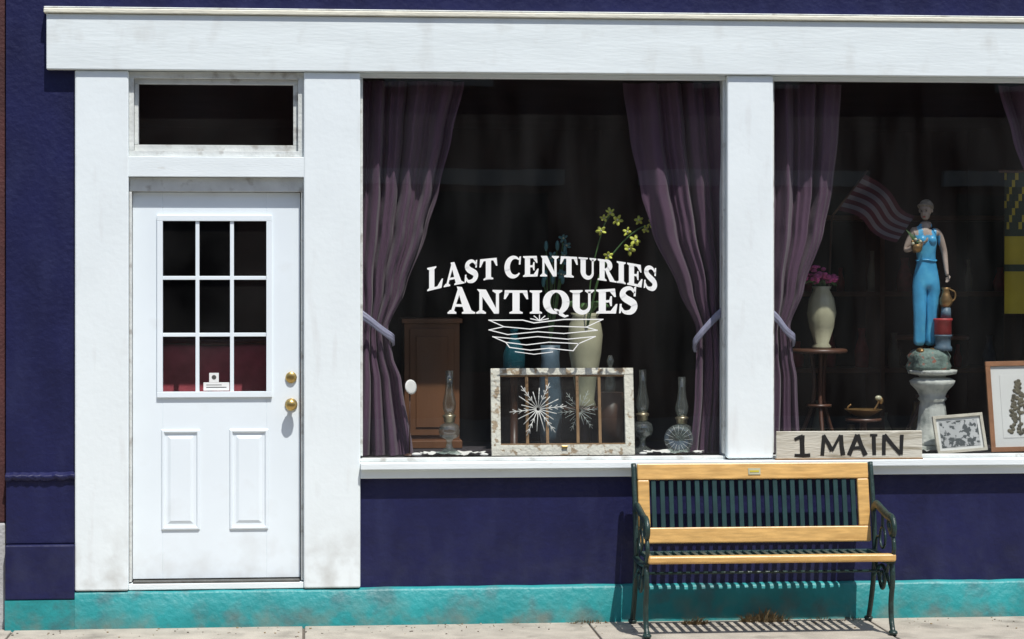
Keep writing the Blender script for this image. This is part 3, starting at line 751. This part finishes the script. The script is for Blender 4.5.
# statue
def skin(joints, edges, sub=2):
    names=list(joints); me=bpy.data.meshes.new('tmp'); me.from_pydata([joints[n][0] for n in names],[(names.index(a),names.index(c)) for a,c in edges],[])
    ob=bpy.data.objects.new('tmp',me); S.collection.objects.link(ob)
    sk=ob.modifiers.new('s','SKIN'); sk.use_smooth_shade=True
    su=ob.modifiers.new('u','SUBSURF'); su.levels=sub; su.render_levels=sub
    for i,n in enumerate(names):
        r=joints[n][1]; r=r if isinstance(r,tuple) else (r,r)
        me.skin_vertices[0].data[i].radius=r
        me.skin_vertices[0].data[i].use_root=(i==0)
    bpy.context.view_layer.update()
    ev=ob.evaluated_get(bpy.context.evaluated_depsgraph_get()); m2=ev.to_mesh()
    vs=[tuple(v.co) for v in m2.vertices]; fs=[tuple(p.vertices) for p in m2.polygons]
    ev.to_mesh_clear(); bpy.data.objects.remove(ob)
    return vs,fs
SC=.86
MST=Matrix.Translation((2.335,.35,1.40))@Matrix.Scale(SC,4)
J={'pel':((.004,0,.52),(.086,.064)),'waist':((.004,0,.61),(.060,.048)),'rib':((-.002,-.004,.69),(.072,.055)),'chest':((-.004,-.004,.755),(.076,.052)),
 'nb':((0,0,.815),(.036,.032)),'nk':((.004,-.004,.86),.023),
 'sl':((-.082,0,.795),.029),'el':((-.135,.0,.665),.021),'wl':((-.07,-.085,.70),.0145),'hl':((-.045,-.10,.715),(.016,.01)),
 'sr':((.082,0,.795),.029),'er':((.125,.01,.66),.021),'wr':((.128,-.03,.54),.0145),'hr':((.13,-.04,.505),(.016,.01)),
 'tl':((-.042,-.004,.45),(.055,.056)),'ml':((-.044,-.016,.36),(.048,.050)),'kl':((-.045,-.026,.27),(.043,.045)),'cl':((-.046,-.016,.17),(.040,.042)),'al':((-.046,-.010,.05),(.039,.044)),
 'tr':((.046,.0,.45),(.055,.056)),'mr':((.042,.0,.36),(.048,.050)),'kr':((.038,.0,.27),(.044,.045)),'cr':((.034,.006,.17),(.040,.042)),'ar':((.031,.008,.05),(.039,.044))}
E=[('pel','waist'),('waist','rib'),('rib','chest'),('chest','nb'),('nb','nk'),('chest','sl'),('sl','el'),('el','wl'),('wl','hl'),('chest','sr'),('sr','er'),('er','wr'),('wr','hr'),
   ('pel','tl'),('tl','ml'),('ml','kl'),('kl','cl'),('cl','al'),('pel','tr'),('tr','mr'),('mr','kr'),('kr','cr'),('cr','ar')]
vs,fs=skin(J,E,3)
v2=[]
for v in vs:      # long soft folds down the trouser legs
    x,y,z=v
    if z<.5:
        cx=-.045 if x<0 else .037; dx_=x-cx; l=math.hypot(dx_,y)+1e-6
        q=.0028*math.sin(5*math.atan2(y,dx_)+z*7)*min(1,(.5-z)*6)
        x+=dx_/l*q; y+=y/l*q
    v2.append((x,y,z))
b=MB(); ms=[]
for f_ in fs:
    c=sum((Vector(vs[i]) for i in f_),Vector())/len(f_)
    torso=abs(c.x)<.09 and c.y>-.066
    strap=.03<abs(c.x)<.06
    blue=(torso and (c.z<.765 or (strap and c.z<.84))) or c.z<.50 and abs(c.x)<.11
    ms.append(SBLUE if blue else SSKIN)
b.add(v2,fs,ms,True,MST)
b.ball((-.032,-.044,.735),(.03,.022,.03),SBLUE,M=MST); b.ball((.03,-.044,.735),(.03,.022,.03),SBLUE,M=MST)
b.tube([(.064*math.cos(k*math.pi/10)+.004,.052*math.sin(k*math.pi/10),.605+.004*math.sin(k)) for k in range(20)],.006,SBLUE,closed=True,M=MST)
b.ball((-.05,-.05,.022),(.026,.05,.022),BRONZE,M=MST); b.ball((.034,-.03,.022),(.026,.05,.022),BRONZE,M=MST)
HM=MST@Matrix.Translation((-.004,-.012,.925))@Matrix.Rotation(R(-32),4,'Z')@Matrix.Rotation(R(14),4,'X')
b.ball((0,.006,.012),(.041,.048,.05),SSKIN,seg=20,ring=14,M=HM); b.ball((0,-.012,-.02),(.031,.034,.038),SSKIN,seg=16,ring=12,M=HM)
b.tube([(0,-.043,.012),(0,-.056,-.008),(0,-.05,-.014)],[.005,.008,.006],SSKIN,M=HM)
for sx in (-1,1):
    b.ball((sx*.016,-.039,.008),(.007,.005,.004),DARKP,seg=8,ring=6,M=HM)
    b.tube([(sx*.007,-.043,.018),(sx*.017,-.042,.021),(sx*.026,-.036,.018)],.0022,SHAIR,seg=5,M=HM)
    b.ball((sx*.041,.004,.0),(.006,.010,.013),SSKIN,seg=8,ring=6,M=HM)
b.ball((0,-.044,-.030),(.011,.005,.0045),REDP,seg=8,ring=6,M=HM)
b.ball((0,.016,.024),(.047,.05,.047),SHAIR,seg=20,ring=14,M=HM)
b.ball((0,.066,.018),(.026,.024,.026),SHAIR,M=HM)
for k in range(7):
    a=-1.1+k*.36; b.tube(cat([(.0,-.034,.052),(.046*math.sin(a),-.02*math.cos(a)-.01,.04),(.05*math.sin(a),.02,.012)],4),.006,SHAIR,seg=6,M=HM)
def hand(base, d, curl, side):
    d=Vector(d).normalized(); up=Vector(curl).normalized(); lat=d.cross(up).normalized()
    for i,(o,l) in enumerate(((-.011,.026),(-.004,.030),(.004,.028),(.011,.022))):
        p=Vector(base)+lat*o
        b.tube(cat([p-d*.006,p+d*l*.4,p+d*l*.75+up*l*.25,p+d*l*.85+up*l*.6],3),[.0048,.003],SSKIN,seg=6,M=MST)
    p=Vector(base)-d*.01-lat*.013*side
    b.tube(cat([p,p-lat*.010*side+d*.008+up*.006,p-lat*.008*side+d*.018+up*.014],3),[.0052,.0035],SSKIN,seg=6,M=MST)
hand((-.036,-.108,.722),(.6,-.3,.4),(-.2,.3,.9),1)
hand((.131,-.045,.492),(.05,-.3,-1),(-.6,-.5,-.2),1)
b.lathe([(.022,0),(.034,.02),(.038,.05),(.034,.052)],BRONZE,c=(-.085,-.095,.655),seg=16,fold=.05,nf=9,M=MST)
for k in range(12):
    b.ball((-.085+random.uniform(-.032,.032),-.095+random.uniform(-.02,.02),.71+random.uniform(0,.03)),(.011,.01,.01),random.choice([CREAM,ROCK,STEM,BRONZE]),seg=7,ring=5,M=MST)
for k in range(6): b.tube([(-.085,-.09,.70),(-.15+k*.012,-.085,.80-k*.008)],.0025,STEM,seg=5,M=MST)
b.done('painted_statue')
st=bpy.data.objects['painted_statue']
def attach(o): o.parent=st; o.matrix_parent_inverse=Matrix.Translation(-st.location)
b=MB()
b.lathe([(.118,0),(.125,.02),(.11,.05),(.118,.075),(.10,.10),(.085,.112),(.04,.118)],ROCK,c=(2.355,.35,1.314),seg=30,fold=.07,nf=5)
attach(b.done('rock_base'))
b=MB()
b.lathe([(.05,0),(.05,.02),(.042,.03),(.042,.075),(.05,.08),(.05,.09)],SLATE,c=(2.418,.30,1.42)); b.lathe([(.047,.091),(.047,.165),(.052,.168),(.052,.18)],REDP,c=(2.418,.30,1.42))
attach(b.done('drum_pillar'))
b=MB()
b.lathe([(.02,0),(.034,.02),(.036,.045),(.022,.075),(.018,.095),(.026,.11)],BRONZE,c=(2.435,.30,1.66)); b.lathe([(.03,0),(.025,.06)],SLATE,c=(2.435,.30,1.60))
b.tube(cat([(2.455,.30,1.76),(2.485,.30,1.745),(2.485,.30,1.71),(2.465,.30,1.69)],5),.005,BRONZE)
attach(b.done('jug'))

def frame(name,x,y,w,h,t,fm,am,mw,lean,yaw,roll=0):
    M_=Matrix.Translation((x,y,.874))@Matrix.Rotation(R(yaw),4,'Z')@Matrix.Rotation(R(roll),4,'Y')@Matrix.Rotation(R(-lean),4,'X')
    b=MB()
    b.box(-w/2,w/2,0,.02,0,t,fm,M_); b.box(-w/2,w/2,0,.02,h-t,h,fm,M_); b.box(-w/2,-w/2+t,.001,.019,t,h-t,fm,M_); b.box(w/2-t,w/2,.001,.019,t,h-t,fm,M_)
    b.box(-w/2+t,w/2-t,.012,.018,t,h-t,MATB,M_); b.box(-w/2+t+mw,w/2-t-mw,.010,.0115,t+mw,h-t-mw,am,M_)
    return b,M_
b,M_=frame('f',2.482,.13,.285,.21,.016,FR1,ART1,.016,14,4,-4); b.done('small_picture_frame',bevel=.002)
b,M_=frame('f',2.855,.16,.41,.50,.026,FR2,MATB,.05,10,0,-1)
for k in range(90):
    t=k/89; z=.10+.29*t; wv=.07*(1-t)+.008
    x=random.uniform(-wv,wv); b.ball((x-.03,.008,z),(.013,.002,.010),ART2,seg=7,ring=5,M=M_)
b.box(-.034,-.026,.0065,.0095,.09,.3,ART2,M_)
b.done('large_picture_frame',bevel=.002)
b=MB()
vs=[];fs=[];ms=[];nu,nv=24,20
for j in range(nv+1):
    for i in range(nu+1):
        u=i/nu;v=j/nv; vs.append((2.86+.4*u,.6+.02*math.sin(u*14),2.42-.80*v))
for j in range(nv):
    for i in range(nu):
        k=j*(nu+1)+i; fs.append((k,k+1,k+nu+2,k+nu+1)); ms.append((YELF if (i+j)%4==0 else DGRN) if j<8 else (DGRN if (j in (8,13)) else YELF))
b.add(vs,fs,ms,True); b.tube([(2.83,.6,2.43),(3.29,.6,2.43)],.01,DWOOD); b.tube([(3.06,.64,.868),(3.06,.64,2.43)],.012,DWOOD)
b.done('yellow_banner',recalc=False)
b=MB()
for z in (.2,.7,1.2,1.7,2.2): b.box(1.75,3.6,2.6,2.95,z,z+.03,CABW)
for x in (1.72,2.65,3.6): b.box(x,x+.03,2.58,2.97,.2,2.25,CABW)
for k in range(24):
    x=1.85+k*.072; z=(.73,1.23,1.73)[k%3]; r=random.uniform(.02,.05); h=random.uniform(.1,.3)
    b.lathe([(r,0),(r*1.2,h*.4),(r*.5,h*.8),(r*.6,h)],random.choice([CREAM,REDP,SLATE,BRONZE]),c=(x,2.75,z),seg=12)
b.done('display_shelf')

# ------------------------------------------------------------------ dry weeds at the wall foot
def weeds(x,y,n,r,h,seed):
    b=MB(); rnd=random.Random(seed)
    for k in range(n):
        a=rnd.uniform(0,6.28); q=rnd.random()**.5*r; bx=x+q*math.cos(a); by=y+q*math.sin(a)*.35
        dx=rnd.gauss(0,.03); hh_=h*rnd.uniform(.4,1)*(1-q/r*.6); w=.002
        b.add([(bx-w,by,0),(bx+w,by,0),(bx+dx*.5+w,by-.01,hh_*.6),(bx+dx,by-.015,hh_),(bx+dx*.5-w,by-.01,hh_*.6)],[(0,1,2,3,4)],DRY)
    b.done('dry_weeds',recalc=False)
weeds(1.33,-.10,260,.13,.10,3); weeds(.95,-.16,140,.07,.06,4); weeds(.4,-.06,60,.12,.03,5); weeds(1.7,-.07,60,.2,.03,6); weeds(-.3,-.06,40,.5,.025,9)
b=MB()
for k in range(160):
    x=random.uniform(-2.6,3.2); y=-.05-abs(random.gauss(0,.18)); s_=random.uniform(.002,.007)
    b.ball((x,y,s_*.4),(s_,s_,s_*.5),random.choice([CONC,JOINT,DRY]),seg=6,ring=4)
b.done('gravel_debris')

# ------------------------------------------------------------------ light, world, camera
el=R(64); az=R(161)
d=Vector((math.sin(az)*math.cos(el),math.cos(az)*math.cos(el),math.sin(el)))
sl_=bpy.data.lights.new('sun','SUN'); sl_.energy=5; sl_.angle=R(.5); sl_.color=(1,.97,.92)
so=bpy.data.objects.new('sun',sl_); so.rotation_euler=d.to_track_quat('Z','Y').to_euler(); so.location=(0,-5,12); S.collection.objects.link(so)
w=bpy.data.worlds.new('World'); S.world=w; w.use_nodes=True
nt=w.node_tree; bg=nt.nodes['Background']; sk=nt.nodes.new('ShaderNodeTexSky'); sk.sky_type='NISHITA'; sk.sun_disc=False
sk.sun_elevation=el; sk.sun_rotation=az; nt.links.new(sk.outputs[0],bg.inputs[0]); bg.inputs[1].default_value=.14
S.view_settings.view_transform='Standard'; S.view_settings.look='None'; S.view_settings.exposure=0
cd=bpy.data.cameras.new('camera'); cd.sensor_width=36; cd.lens=79.6; cd.shift_y=-.0435; cd.clip_end=1500
co=bpy.data.objects.new('camera',cd); co.location=(-1.08,-11.95,1.84); co.rotation_euler=(R(90),0,R(-5.16)); S.collection.objects.link(co)
S.camera=co
